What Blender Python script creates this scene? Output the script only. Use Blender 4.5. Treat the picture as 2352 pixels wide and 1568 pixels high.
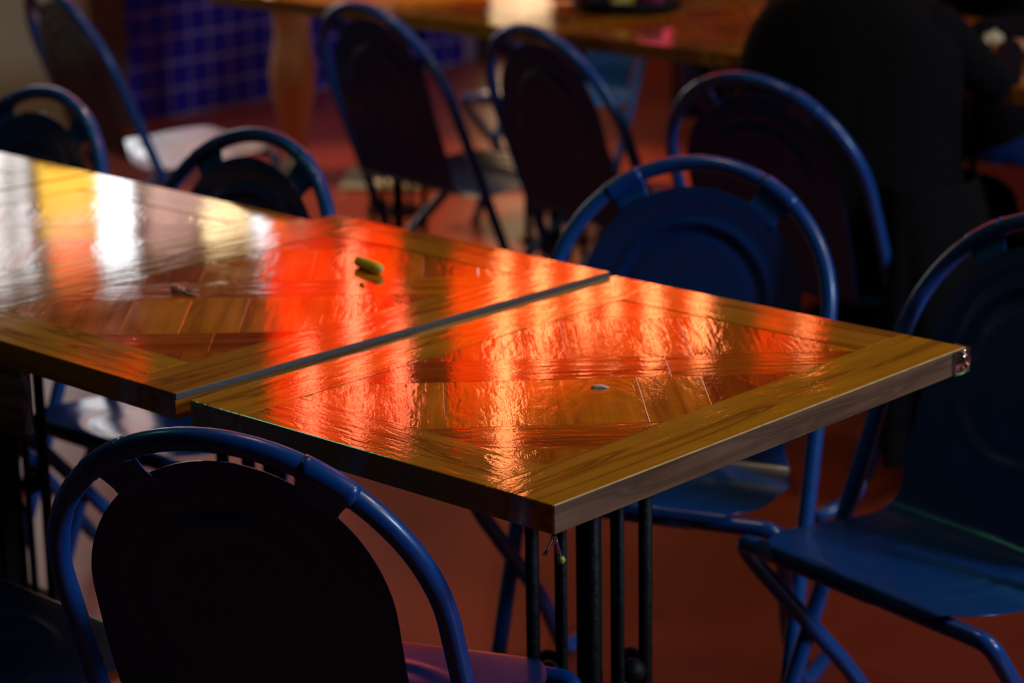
import bpy, bmesh, math, random
from mathutils import Vector, Matrix, Euler
PI = math.pi
S = bpy.context.scene
for o in list(bpy.data.objects):
    bpy.data.objects.remove(o, do_unlink=True)
C = S.collection
rnd = random.Random(7)

# ------------------------------------------------------------------ camera
cam_d = bpy.data.cameras.new('camera')
cam = bpy.data.objects.new('camera', cam_d); C.objects.link(cam)
YAW, PITCH, ROLL = 0.751100, 0.274109, -0.017181
cam.matrix_world = Matrix.Translation((2.2511, -1.8281, 1.6856)) @ Matrix.Rotation(YAW, 4, 'Z') @ Matrix.Rotation(PI/2 - PITCH, 4, 'X') @ Matrix.Rotation(ROLL, 4, 'Z')
cam_d.sensor_width = 36.0
cam_d.lens = 5596.19 / 2352 * 36.0
cam_d.dof.use_dof = True
cam_d.dof.focus_distance = 2.80
cam_d.dof.aperture_fstop = 4.0
cam_d.clip_start = 0.05
S.camera = cam

# ------------------------------------------------------------------ world, exposure
w = bpy.data.worlds.new('world'); S.world = w; w.use_nodes = True
w.node_tree.nodes['Background'].inputs[0].default_value = (0.35, 0.45, 0.8, 1)
w.node_tree.nodes['Background'].inputs[1].default_value = 0.01
S.view_settings.view_transform = 'Standard'
S.view_settings.look = 'None'
S.view_settings.exposure = 0.0
S.view_settings.gamma = 1.0
S.view_settings.use_curve_mapping = False

# ------------------------------------------------------------------ lamps of the room and added fill lights
def area(name, loc, target, size, power, col, size_y=None, spread=PI):
    d = bpy.data.lights.new(name, 'AREA'); d.energy = power; d.color = col
    d.shape = 'RECTANGLE' if size_y else 'SQUARE'; d.size = size
    if size_y: d.size_y = size_y
    d.spread = spread
    o = bpy.data.objects.new(name, d); C.objects.link(o); o.location = loc
    o.rotation_euler = (Vector(target) - Vector(loc)).to_track_quat('-Z', 'Y').to_euler()
    return o
def spot(name, loc, target, power, col, angle, blend, rad=0.15):
    d = bpy.data.lights.new(name, 'SPOT'); d.energy = power; d.color = col
    d.spot_size = angle; d.spot_blend = blend; d.shadow_soft_size = rad
    o = bpy.data.objects.new(name, d); C.objects.link(o); o.location = loc
    o.rotation_euler = (Vector(target) - Vector(loc)).to_track_quat('-Z', 'Y').to_euler()
    return o
area('side_light_cool', (4.4, 2.2, 2.75), (0.2, 0.7, 0.7), 0.6, 105, (0.55, 0.72, 1.0))
area('ceiling_light_warm', (2.6, 2.6, 3.6), (0.3, 0.5, 0.8), 0.4, 34, (1.0, 0.72, 0.38))
area('ceiling_light_green', (-2.6, -0.6, 3.5), (-0.8, 0.4, 0.8), 0.4, 3.0, (0.25, 1.0, 0.50))
area('fill_light_table', (-0.7, 1.0, 3.8), (-0.5, 0.6, 0.8), 0.3, 11, (1.0, 0.70, 0.38))  # added fill, lifts the metal-edged table top and the scraps on it
area('ceiling_light_pink', (-0.9, 4.6, 3.6), (-0.3, 0.8, 0.8), 0.4, 9, (1.0, 0.12, 0.40))
area('fill_light_plaster', (-4.2, 2.2, 2.6), (-5.0, 3.3, 0.5), 0.3, 7, (1.0, 0.86, 0.55))  # added fill, no known lamp here; brightens the olive plaster
spot('spot_light_floor', (-2.8, 3.9, 3.7), (-2.95, 3.45, 0), 620, (1.0, 0.60, 0.32), math.radians(41), 0.25)
spot('fill_spot_tiles', (-4.0, 5.0, 3.5), (-5.0, 4.6, 0.2), 26, (0.70, 0.66, 1.0), math.radians(56), 0.9)  # added fill aimed at the blue tiles to lift them out of the dark
spot('spot_light_aisle', (-2.2, 2.0, 3.4), (-1.95, 1.45, 0), 60, (1.0, 0.80, 0.62), math.radians(46), 0.5)

# ------------------------------------------------------------------ node helpers
def mat(name):
    m = bpy.data.materials.new(name); m.use_nodes = True
    return m, m.node_tree.nodes, m.node_tree.links, m.node_tree.nodes['Principled BSDF']
def simple(name, col, rough=0.5, metal=0.0, var=0.12, scale=30, bump=0.0, coat=0.0, spec=0.5, trans=0.0, rvar=0.0):
    m, N, L, P = mat(name)
    tc = N.new('ShaderNodeTexCoord'); nz = N.new('ShaderNodeTexNoise'); nz.inputs['Scale'].default_value = scale
    nz.inputs['Detail'].default_value = 4
    L.new(tc.outputs['Object'], nz.inputs['Vector'])
    mx = N.new('ShaderNodeMix'); mx.data_type = 'RGBA'
    L.new(nz.outputs['Fac'], mx.inputs[0])
    mx.inputs[6].default_value = tuple(c*(1-var) for c in col) + (1,)
    mx.inputs[7].default_value = tuple(min(1, c*(1+var)) for c in col) + (1,)
    L.new(mx.outputs[2], P.inputs['Base Color'])
    P.inputs['Roughness'].default_value = rough; P.inputs['Metallic'].default_value = metal
    P.inputs['Coat Weight'].default_value = coat; P.inputs['Coat Roughness'].default_value = 0.15
    P.inputs['Specular IOR Level'].default_value = spec
    P.inputs['Transmission Weight'].default_value = trans
    if rvar:
        mr = N.new('ShaderNodeMapRange'); L.new(nz.outputs['Fac'], mr.inputs[0])
        mr.inputs[3].default_value = rough-rvar; mr.inputs[4].default_value = rough+rvar
        L.new(mr.outputs[0], P.inputs['Roughness'])
    if bump:
        b = N.new('ShaderNodeBump'); b.inputs['Strength'].default_value = bump; b.inputs['Distance'].default_value = 0.01
        L.new(nz.outputs['Fac'], b.inputs['Height']); L.new(b.outputs['Normal'], P.inputs['Normal'])
    return m
def emit(name, col, strength, var=0.25, scale=6.0, stretch=(1, 1, 1)):
    m = bpy.data.materials.new(name); m.use_nodes = True
    N = m.node_tree.nodes; L = m.node_tree.links; N.clear()
    out = N.new('ShaderNodeOutputMaterial'); e = N.new('ShaderNodeEmission')
    tc = N.new('ShaderNodeTexCoord'); mp = N.new('ShaderNodeMapping'); mp.inputs['Scale'].default_value = stretch
    nz = N.new('ShaderNodeTexNoise'); nz.inputs['Scale'].default_value = scale
    L.new(tc.outputs['Object'], mp.inputs[0]); L.new(mp.outputs[0], nz.inputs['Vector'])
    mr = N.new('ShaderNodeMapRange'); L.new(nz.outputs['Fac'], mr.inputs[0])
    mr.inputs[1].default_value = .3; mr.inputs[2].default_value = .7
    mr.inputs[3].default_value = strength*(1-var); mr.inputs[4].default_value = strength*(1+var)
    L.new(mr.outputs[0], e.inputs['Strength']); e.inputs['Color'].default_value = col + (1,)
    L.new(e.outputs[0], out.inputs[0])
    return m
def wood(name, c1, c2, c3, rough=0.055, dark=1.0, wave=0.05, grain=0.08):
    """varnished wood, grain along the object's own X axis; every board has its own tint"""
    m, N, L, P = mat(name)
    tc = N.new('ShaderNodeTexCoord'); oi = N.new('ShaderNodeObjectInfo')
    off = N.new('ShaderNodeVectorMath'); off.operation = 'SCALE'
    comb = N.new('ShaderNodeCombineXYZ')
    L.new(oi.outputs['Random'], comb.inputs[0]); L.new(oi.outputs['Random'], comb.inputs[1]); L.new(oi.outputs['Random'], comb.inputs[2])
    L.new(comb.outputs[0], off.inputs[0]); off.inputs['Scale'].default_value = 37.0
    add = N.new('ShaderNodeVectorMath'); L.new(tc.outputs['Object'], add.inputs[0]); L.new(off.outputs[0], add.inputs[1])
    mp = N.new('ShaderNodeMapping'); mp.inputs['Scale'].default_value = (0.55, 8.0, 8.0); L.new(add.outputs[0], mp.inputs[0])
    # growth rings
    nz = N.new('ShaderNodeTexNoise'); nz.inputs['Scale'].default_value = 2.6; nz.inputs['Detail'].default_value = 2
    L.new(mp.outputs[0], nz.inputs['Vector'])
    mu = N.new('ShaderNodeMath'); mu.operation = 'MULTIPLY'; mu.inputs[1].default_value = 7.0; L.new(nz.outputs['Fac'], mu.inputs[0])
    fr = N.new('ShaderNodeMath'); fr.operation = 'PINGPONG'; fr.inputs[1].default_value = 1.0; L.new(mu.outputs[0], fr.inputs[0])
    # fine pores
    mp2 = N.new('ShaderNodeMapping'); mp2.inputs['Scale'].default_value = (6, 160, 160); L.new(add.outputs[0], mp2.inputs[0])
    n2 = N.new('ShaderNodeTexNoise'); n2.inputs['Scale'].default_value = 1.6; n2.inputs['Detail'].default_value = 5; L.new(mp2.outputs[0], n2.inputs['Vector'])
    r1 = N.new('ShaderNodeValToRGB'); L.new(fr.outputs[0], r1.inputs[0])
    e = r1.color_ramp.elements
    e[0].position = 0.0; e[0].color = c2 + (1,); e[1].position = 1.0; e[1].color = c1 + (1,)
    x = e.new(0.10); x.color = c3 + (1,); x = e.new(0.26); x.color = c2 + (1,)
    # blotches in the stain
    n3 = N.new('ShaderNodeTexNoise'); n3.inputs['Scale'].default_value = 9; n3.inputs['Detail'].default_value = 3; L.new(add.outputs[0], n3.inputs['Vector'])
    hs = N.new('ShaderNodeHueSaturation'); L.new(r1.outputs[0], hs.inputs['Color'])
    mr = N.new('ShaderNodeMapRange'); L.new(oi.outputs['Random'], mr.inputs[0]); mr.inputs[3].default_value = 0.484; mr.inputs[4].default_value = 0.508
    L.new(mr.outputs[0], hs.inputs['Hue'])
    sm = N.new('ShaderNodeMath'); sm.operation = 'ADD'; L.new(n3.outputs['Fac'], sm.inputs[0]); L.new(n2.outputs['Fac'], sm.inputs[1])
    s2 = N.new('ShaderNodeMath'); s2.operation = 'ADD'; L.new(sm.outputs[0], s2.inputs[0]); L.new(oi.outputs['Random'], s2.inputs[1])
    mv = N.new('ShaderNodeMapRange'); L.new(s2.outputs[0], mv.inputs[0]); mv.inputs[1].default_value = 0.6; mv.inputs[2].default_value = 2.2
    mv.inputs[3].default_value = 0.50*dark; mv.inputs[4].default_value = 1.40*dark
    L.new(mv.outputs[0], hs.inputs['Value']); L.new(hs.outputs[0], P.inputs['Base Color'])
    # worn varnish
    wn = N.new('ShaderNodeTexNoise'); wn.inputs['Scale'].default_value = 16; wn.inputs['Detail'].default_value = 4; wn.inputs['Distortion'].default_value = 1.3
    mp3 = N.new('ShaderNodeMapping'); mp3.inputs['Scale'].default_value = (0.75, 2.2, 1); L.new(add.outputs[0], mp3.inputs[0]); L.new(mp3.outputs[0], wn.inputs['Vector'])
    fn = N.new('ShaderNodeTexNoise'); fn.inputs['Scale'].default_value = 260; fn.inputs['Detail'].default_value = 2; L.new(add.outputs[0], fn.inputs['Vector'])
    mp4 = N.new('ShaderNodeMapping'); mp4.inputs['Scale'].default_value = (4, 60, 60); L.new(add.outputs[0], mp4.inputs[0])
    gn = N.new('ShaderNodeTexNoise'); gn.inputs['Scale'].default_value = 2.0; gn.inputs['Detail'].default_value = 3; L.new(mp4.outputs[0], gn.inputs['Vector'])
    b1 = N.new('ShaderNodeBump'); b1.inputs['Strength'].default_value = wave; b1.inputs['Distance'].default_value = 0.0045; L.new(wn.outputs['Fac'], b1.inputs['Height'])
    b2 = N.new('ShaderNodeBump'); b2.inputs['Strength'].default_value = grain; b2.inputs['Distance'].default_value = 0.0012; L.new(gn.outputs['Fac'], b2.inputs['Height']); L.new(b1.outputs['Normal'], b2.inputs['Normal'])
    b3 = N.new('ShaderNodeBump'); b3.inputs['Strength'].default_value = 0.10; b3.inputs['Distance'].default_value = 0.0004; L.new(fn.outputs['Fac'], b3.inputs['Height']); L.new(b2.outputs['Normal'], b3.inputs['Normal'])
    L.new(b3.outputs['Normal'], P.inputs['Normal'])
    mr2 = N.new('ShaderNodeMapRange'); L.new(n3.outputs['Fac'], mr2.inputs[0]); mr2.inputs[1].default_value = .3; mr2.inputs[2].default_value = .7
    mr2.inputs[3].default_value = rough*0.75; mr2.inputs[4].default_value = rough*1.45; L.new(mr2.outputs[0], P.inputs['Roughness'])
    P.inputs['Specular IOR Level'].default_value = 0.5
    return m

M_WOOD = wood('varnished_wood', (0.46, 0.20, 0.012), (0.40, 0.155, 0.009), (0.20, 0.075, 0.006))
M_WOOD_IN = wood('varnished_wood_parquet', (0.60, 0.175, 0.006), (0.48, 0.12, 0.005), (0.34, 0.085, 0.005))
M_CORE = simple('dark_table_edge', (0.035, 0.022, 0.012), 0.55, bump=0.15)
M_BLUE = simple('blue_paint', (0.003, 0.062, 0.28), 0.33, var=0.10, scale=60, bump=0.04, coat=0.25)
M_SEAT = simple('blue_paint_sheet', (0.006, 0.046, 0.20), 0.23, var=0.14, scale=18, bump=0.02, coat=0.1, rvar=0.03)
M_BLACK = simple('black_iron', (0.005, 0.005, 0.006), 0.6, var=0.3, scale=80, bump=0.3, spec=0.3)
M_ALU = simple('brushed_aluminium', (0.14, 0.14, 0.14), 0.5, metal=0.6, scale=200, bump=0.1)
M_RUB = simple('grey_rubber', (0.12, 0.12, 0.12), 0.7)
M_CLOTH = simple('black_cloth', (0.003, 0.0035, 0.005), 0.95, var=0.4, scale=60, bump=0.4, spec=0.15)
M_TROUSER = simple('black_denim', (0.010, 0.010, 0.012), 0.95, var=0.4, scale=90, bump=0.4, spec=0.15)
M_SKIN = simple('skin', (0.42, 0.19, 0.09), 0.5, var=0.12, scale=25)
M_HAIR = simple('dark_hair', (0.012, 0.009, 0.007), 0.6, var=0.4, scale=120, bump=0.6)
M_PURPLE = simple('dark_purple_cloth', (0.035, 0.020, 0.045), 0.9, var=0.3, scale=20, bump=0.2, spec=0.2)
M_WHITE = simple('white_paper', (0.75, 0.74, 0.70), 0.7, var=0.06, scale=40, bump=0.3)

# ------------------------------------------------------------------ mesh helpers
def setp(o, label=None, cat=None, group=None, kind=None):
    if label: o['label'] = label
    if cat: o['category'] = cat
    if group: o['group'] = group
    if kind: o['kind'] = kind
    return o
def link(name, me, m=None, parent=None, smooth=False):
    o = bpy.data.objects.new(name, me); C.objects.link(o)
    if m: me.materials.clear(); me.materials.append(m)
    if parent: o.parent = parent
    if smooth:
        for p in me.polygons: p.use_smooth = True
    return o
def empty(name, loc=(0, 0, 0), rz=0.0):
    o = bpy.data.objects.new(name, None); C.objects.link(o); o.empty_display_size = 0.1
    o.location = loc; o.rotation_euler = (0, 0, rz); return o
def mesh(name, vs, fs):
    me = bpy.data.meshes.new(name); me.from_pydata([tuple(v) for v in vs], [], fs); me.update()
    bm = bmesh.new(); bm.from_mesh(me); bmesh.ops.recalc_face_normals(bm, faces=bm.faces); bm.to_mesh(me); bm.free()
    return me
def box_me(name, x0, x1, y0, y1, z0, z1, bev=0.0, seg=2):
    bm = bmesh.new(); bmesh.ops.create_cube(bm, size=1)
    bmesh.ops.scale(bm, vec=(x1-x0, y1-y0, z1-z0), verts=bm.verts)
    bmesh.ops.translate(bm, vec=((x0+x1)/2, (y0+y1)/2, (z0+z1)/2), verts=bm.verts)
    if bev: bmesh.ops.bevel(bm, geom=bm.edges[:], offset=bev, segments=seg, affect='EDGES', profile=0.5)
    me = bpy.data.meshes.new(name); bm.to_mesh(me); bm.free(); return me
def tube_me(name, pts, r, n=14, closed=False, caps=True, radii=None):
    pts = [Vector(p) for p in pts]; K = len(pts); vs = []; fs = []
    T = []
    for i in range(K):
        a = pts[(i-1) % K] if (closed or i > 0) else pts[i]; b = pts[(i+1) % K] if (closed or i < K-1) else pts[i]
        T.append((b-a).normalized())
    up = Vector((0, 0, 1)) if abs(T[0].z) < 0.9 else Vector((1, 0, 0))
    nrm = (up - T[0]*up.dot(T[0])).normalized()
    for i in range(K):
        nrm = (nrm - T[i]*nrm.dot(T[i])).normalized(); bi = T[i].cross(nrm)
        rr = radii[i] if radii else r
        for k in range(n):
            a = 2*PI*k/n; vs.append(pts[i] + nrm*math.cos(a)*rr + bi*math.sin(a)*rr)
    for i in range(K if closed else K-1):
        j = (i+1) % K
        for k in range(n):
            fs.append((i*n+k, i*n+(k+1) % n, j*n+(k+1) % n, j*n+k))
    if caps and not closed:
        fs.append(tuple(range(n))[::-1]); fs.append(tuple((K-1)*n+k for k in range(n)))
    return mesh(name, vs, fs)
def tube(name, pts, r, m, parent=None, **k):
    return link(name, tube_me(name, pts, r, **k), m, parent, smooth=True)
def fillet(pts, rad, seg=8):
    """round the inner corners of a polyline"""
    pts = [Vector(p) for p in pts]; out = [pts[0]]
    for i in range(1, len(pts)-1):
        a, b, c = pts[i-1], pts[i], pts[i+1]
        u = (a-b); v = (c-b); r = min(rad, u.length*0.49, v.length*0.49)
        p = b + u.normalized()*r; q = b + v.normalized()*r
        for k in range(seg+1):
            t = k/seg; out.append(p*(1-t)**2 + b*2*t*(1-t) + q*t*t)
    out.append(pts[-1]); return out
def lathe_me(name, prof, n=24):
    vs = []; fs = []
    for r, z in prof:
        for k in range(n):
            a = 2*PI*k/n; vs.append((r*math.cos(a), r*math.sin(a), z))
    for i in range(len(prof)-1):
        for k in range(n): fs.append((i*n+k, i*n+(k+1) % n, (i+1)*n+(k+1) % n, (i+1)*n+k))
    fs.append(tuple(range(n))); fs.append(tuple((len(prof)-1)*n+k for k in range(n)))
    return mesh(name, vs, fs)
def inset(poly, d):
    n = len(poly); out = []
    for i in range(n):
        a, b, c = Vector(poly[i-1]), Vector(poly[i]), Vector(poly[(i+1) % n])
        e1 = (b-a).normalized(); e2 = (c-b).normalized()
        n1 = Vector((-e1.y, e1.x)); n2 = Vector((-e2.y, e2.x))
        cr = e1.x*e2.y-e1.y*e2.x
        if abs(cr) < 1e-4: out.append(b+n1*d); continue
        t = ((b+n2*d)-(b+n1*d)); s = (t.x*e2.y-t.y*e2.x)/cr
        out.append(b+n1*d+e1*s)
    return out
def clip(poly, x0, x1, y0, y1):
    def half(ps, f, inter):
        o = []
        for i in range(len(ps)):
            a, b = ps[i-1], ps[i]; fa, fb = f(a), f(b)
            if fa >= 0: 
                if fb >= 0: o.append(b)
                else: o.append(inter(a, b, fa, fb))
            elif fb >= 0: o.append(inter(a, b, fa, fb)); o.append(b)
        return o
    it = lambda a, b, fa, fb: (a[0]+(b[0]-a[0])*fa/(fa-fb), a[1]+(b[1]-a[1])*fa/(fa-fb))
    for f in (lambda p: p[0]-x0, lambda p: x1-p[0], lambda p: p[1]-y0, lambda p: y1-p[1]):
        if poly: poly = half(poly, f, it)
    # drop doubled points
    o = []
    for p in poly:
        if not o or (abs(p[0]-o[-1][0])+abs(p[1]-o[-1][1])) > 1e-4: o.append(p)
    if len(o) > 1 and (abs(o[0][0]-o[-1][0])+abs(o[0][1]-o[-1][1])) < 1e-4: o.pop()
    return o
def parea(p): return 0.5*sum(p[i-1][0]*p[i][1]-p[i][0]*p[i-1][1] for i in range(len(p)))
def board(name, poly, ang, z0, z1, m, parent, gap=0.0003, ch=0.0009, tilt=0.0):
    """one board: convex outline in table coordinates, grain direction ang, chamfered top"""
    if parea(poly) < 0: poly = poly[::-1]
    if abs(parea(poly)) < 1.5e-4: return None
    cx = sum(p[0] for p in poly)/len(poly); cy = sum(p[1] for p in poly)/len(poly)
    ca, sa = math.cos(-ang), math.sin(-ang)
    loc = [((p[0]-cx)*ca-(p[1]-cy)*sa, (p[0]-cx)*sa+(p[1]-cy)*ca) for p in poly]
    a = inset(loc, gap); b = inset(loc, gap+ch); n = len(a)
    if parea([tuple(p) for p in b]) < 5e-5: return None
    vs = [(p.x, p.y, z0) for p in a]+[(p.x, p.y, z1-ch*0.8) for p in a]+[(p.x, p.y, z1 + tilt*p.x) for p in b]
    fs = [tuple(range(n))[::-1], tuple(range(2*n, 3*n))]
    for i in range(n):
        j = (i+1) % n; fs.append((i, j, n+j, n+i)); fs.append((n+i, n+j, 2*n+j, 2*n+i))
    o = link(name, mesh(name, vs, fs), m, parent)
    o.location = (cx, cy, 0); o.rotation_euler = (0, 0, ang)
    return o

# ------------------------------------------------------------------ structure
def struct(name, me, m, parent=None):
    o = link(name, me, m, parent); 
    if not parent: o['kind'] = 'structure'
    return o
# floor: painted terracotta concrete
m, N, L, P = mat('terracotta_floor')
tc = N.new('ShaderNodeTexCoord')
n1 = N.new('ShaderNodeTexNoise'); n1.inputs['Scale'].default_value = 2.2; n1.inputs['Detail'].default_value = 6; L.new(tc.outputs['Object'], n1.inputs['Vector'])
n2 = N.new('ShaderNodeTexNoise'); n2.inputs['Scale'].default_value = 60; n2.inputs['Detail'].default_value = 3; L.new(tc.outputs['Object'], n2.inputs['Vector'])
cr = N.new('ShaderNodeValToRGB'); L.new(n1.outputs['Fac'], cr.inputs[0])
cr.color_ramp.elements[0].position = .3; cr.color_ramp.elements[0].color = (0.15, 0.022, 0.006, 1)
cr.color_ramp.elements[1].position = .75; cr.color_ramp.elements[1].color = (0.23, 0.036, 0.010, 1)
vo = N.new('ShaderNodeTexVoronoi'); vo.inputs['Scale'].default_value = 3.1; L.new(tc.outputs['Object'], vo.inputs['Vector'])
lt = N.new('ShaderNodeMapRange'); L.new(vo.outputs['Distance'], lt.inputs[0]); lt.inputs[1].default_value = 0.03; lt.inputs[2].default_value = 0.075; lt.inputs[3].default_value = 0.45; lt.inputs[4].default_value = 0
mx = N.new('ShaderNodeMix'); mx.data_type = 'RGBA'; L.new(lt.outputs[0], mx.inputs[0]); L.new(cr.outputs[0], mx.inputs[6]); mx.inputs[7].default_value = (0.42, 0.30, 0.20, 1)
L.new(mx.outputs[2], P.inputs['Base Color'])
rr = N.new('ShaderNodeMapRange'); L.new(n1.outputs['Fac'], rr.inputs[0]); rr.inputs[3].default_value = 0.30; rr.inputs[4].default_value = 0.42; L.new(rr.outputs[0], P.inputs['Roughness'])
bp = N.new('ShaderNodeBump'); bp.inputs['Strength'].default_value = 0.25; bp.inputs['Distance'].default_value = 0.002; L.new(n2.outputs['Fac'], bp.inputs['Height']); L.new(bp.outputs[0], P.inputs['Normal'])
M_FLOOR = m
M_PLASTER = simple('olive_plaster', (0.40, 0.37, 0.24), 0.85, var=0.15, scale=5, bump=0.2)
M_BROWN = simple('brown_painted_board', (0.10, 0.045, 0.035), 0.6, var=0.2, scale=8)
M_DARKWALL = simple('dark_wall_paint', (0.035, 0.03, 0.04), 0.85, var=0.2, scale=4)
M_GROUT = simple('lilac_grout', (0.42, 0.32, 0.55), 0.8)
M_TILE = simple('blue_glazed_tile', (0.014, 0.016, 0.34), 0.3, var=0.25, scale=5, bump=0.05)
struct('floor', box_me('floor', -6.2, 5.2, -4.2, 9.6, -0.1, 0.0), M_FLOOR)
struct('ceiling', box_me('ceiling', -6.2, 5.2, -4.2, 9.6, 3.9, 4.0), M_DARKWALL)
XW = -5.03
wl = struct('wall_left', box_me('wall_left', XW-0.2, XW, -4.2, 9.6, 0.0, 3.9), M_DARKWALL)
struct('wall_back', box_me('wall_back', XW, 5.2, 9.4, 9.6, 0.0, 3.9), M_DARKWALL)
struct('wall_right', box_me('wall_right', 5.0, 5.2, -4.2, 9.4, 0.0, 3.9), M_DARKWALL)
struct('wall_front', box_me('wall_front', XW, 5.0, -4.2, -4.0, 0.0, 3.9), M_DARKWALL)
# blue tiled dado: every tile its own piece
gr = struct('grout_bed', box_me('grout_bed', 0, 0.012, 3.855, 6.86, 0.0, 0.72), M_GROUT, wl); gr.location = (XW, 0, 0)
tme = box_me('tile', 0.0, 0.017, -0.046, 0.046, -0.046, 0.046, 0.003, 1); tme.materials.append(M_TILE)
for i in range(29):
    for j in range(7):
        if 3.91+i*0.1015 > 5.70 and 3.91+i*0.1015 < 6.34: continue
        o = bpy.data.objects.new('tile', tme); C.objects.link(o); o.parent = wl
        o.location = (XW+0.003, 3.91+i*0.1015, 0.056+j*0.1015)
        o.rotation_euler = (0, rnd.uniform(-.01, .01), rnd.uniform(-.01, .01))
struct('baseboard_left', box_me('baseboard_left', XW, XW+0.03, 6.87, 9.4, 0, 0.1, 0.004), M_BROWN)
struct('plaster_panel', box_me('plaster_panel', XW, XW+0.010, 0.6, 3.70, 0.0, 0.86), M_PLASTER, wl)
struct('corner_board', box_me('corner_board', XW, XW+0.030, 3.70, 3.85, 0.0, 0.86, 0.004), M_BROWN, wl)

# daylight window above the tiles (seen only in the polish of tables, seats and floor)
E_DAY = emit('daylight_glass', (0.92, 0.92, 0.92), 2.6, 0.8, 9, (1, 1, .8))
E_DAYW = emit('daylight_glass_bright', (0.95, 0.97, 1.0), 6.5, 0.35, 5)
E_YEL = emit('backlit_yellow_sign', (1.0, 0.55, 0.06), 3.6, 0.25, 5)
E_ORG = emit('backlit_orange_sign', (1.0, 0.13, 0.03), 4.0, 0.3, 6)
E_WARM = emit('warm_bulbs', (1.0, 0.72, 0.38), 8.0, 0.5, 12)
E_ROSE2 = emit('brownish_glass', (0.85, 0.50, 0.36), 1.5, 0.7, 10)
E_ROSE = emit('rose_glass', (1.0, 0.62, 0.55), 1.6, 0.5, 6)
E_RED = emit('red_lamp_board', (1.0, 0.012, 0.001), 2.6, 0.7, 5, (1, 1, .5))
E_ORED = emit('orange_red_lamp_board', (1.0, 0.034, 0.001), 2.5, 0.55, 4, (1, 1, .5))
E_HOT = emit('red_tube_glow', (1.0, 0.22, 0.07), 18.0, 0.3, 5)
E_HOTR = emit('deep_red_tube_glow', (1.0, 0.13, 0.06), 17.0, 0.35, 4)
def pane(name, y0, y1, z0, z1, m, parent, dx=0.03, th=0.02):
    o = link(name, box_me(name, 0, th, y0, y1, z0, z1, 0.002, 1), m, parent); o.location = (XW+dx, 0, 0); return o
win = empty('window_1', (XW+0.02, 0, 0)); win['kind'] = 'structure'
def wpane(name, y0, y1, z0, z1, m, th=0.012, dx=0.0): 
    o = link(name, box_me(name, 0, th, y0, y1, z0, z1, 0.002, 1), m, win); o.location = (dx, 0, 0); return o
M_FRAME = simple('dark_window_frame', (0.05, 0.045, 0.04), 0.5)
wpane('pane', 3.02, 3.36, 0.92, 2.13, E_DAY)
wpane('pane', 3.40, 3.62, 0.92, 2.13, E_DAY)
wpane('pane', 3.65, 3.83, 0.92, 2.13, E_DAYW)
wpane('pane', 3.90, 4.24, 0.92, 2.10, E_ROSE)
wpane('pane', 4.28, 4.72, 0.92, 2.10, E_ROSE2)
for y in (3.00, 3.38, 3.635, 3.865, 4.26, 4.74): wpane('mullion', y-0.016, y+0.016, 0.88, 2.18, M_FRAME, 0.03)
wpane('frame_rail', 2.98, 4.76, 0.88, 0.92, M_FRAME, 0.032); wpane('frame_rail', 2.98, 4.76, 2.13, 2.18, M_FRAME, 0.032)
dr = empty('door_1', (XW+0.02, 0, 0)); dr['kind'] = 'structure'
E_DOOR = emit('frosted_door_glass', (1.0, 0.66, 0.36), 2.2, 0.35, 5)
for z0, z1 in ((0.10, 0.72), (0.78, 1.50)): o = link('door_glass', box_me('door_glass', 0.004, 0.012, 5.82, 6.22, z0, z1, 0.002, 1), E_DOOR, dr)
for nm, v in (('door_stile', (5.76, 5.82, 0, 1.56)), ('door_stile', (6.22, 6.28, 0, 1.56)), ('door_rail', (5.82, 6.22, 0, 0.10)), ('door_rail', (5.82, 6.22, 0.72, 0.78)), ('door_rail', (5.82, 6.22, 1.50, 1.56))):
    link(nm, box_me(nm, 0, 0.035, v[0], v[1], v[2], v[3], 0.003, 1), M_FRAME, dr)
def lampboard(name, y0, y1, z0, z1, m, label, cat='lamp', dx=0.08):
    t = empty(name, (XW+0.004, (y0+y1)/2, z0)); setp(t, label, cat)
    hy = (y1-y0)/2; h = z1-z0
    link('housing', box_me('housing', 0.006, dx-0.02, -hy-0.005, hy+0.005, -0.005, h+0.005, 0.004, 1), M_FRAME, t)
    link('lit_face', box_me('lit_face', dx-0.02, dx, -hy, hy, 0, h, 0.004, 1), m, t)
    return t
lampboard('lit_sign', 3.38, 3.64, 1.58, 1.93, E_YEL, 'yellow backlit sign hanging over the window')
lampboard('lit_sign', 3.42, 3.61, 1.99, 2.14, E_ORG, 'orange backlit sign above the yellow sign')
lampboard('lit_sign', 4.14, 4.36, 1.98, 2.09, E_WARM, 'row of warm bulbs across the window')
lampboard('lit_sign', 4.40, 4.46, 1.90, 2.18, E_DAYW, 'narrow white lit panel beside the window')
lampboard('lit_sign', 4.48, 4.56, 1.90, 2.14, E_ORG, 'narrow orange lit panel next to the white one')
lampboard('lit_sign', 6.80, 7.05, 1.56, 1.70, emit('pink_sign', (1, .06, .14), 1.6), 'small pink lit sign on the far wall')
lampboard('lit_sign', 7.36, 7.50, 1.40, 1.80, E_ROSE, 'small rose lit sign on the far wall')
lampboard('lit_sign', 8.50, 8.95, 2.38, 2.78, emit('pale_yellow_sign', (0.95, 1.0, 0.55), 2.4, .3, 4), 'pale yellow lit sign near the far end of the wall')
lampboard('lit_sign', 7.55, 8.40, 1.75, 2.65, emit('slate_sheen_panel', (0.45, 0.62, 0.95), 0.5, .5, 4), 'large dim slate blue panel added on the far wall for sheen on the seats')  # unseen glowing panel, added to give the blue seats a soft sheen
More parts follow.
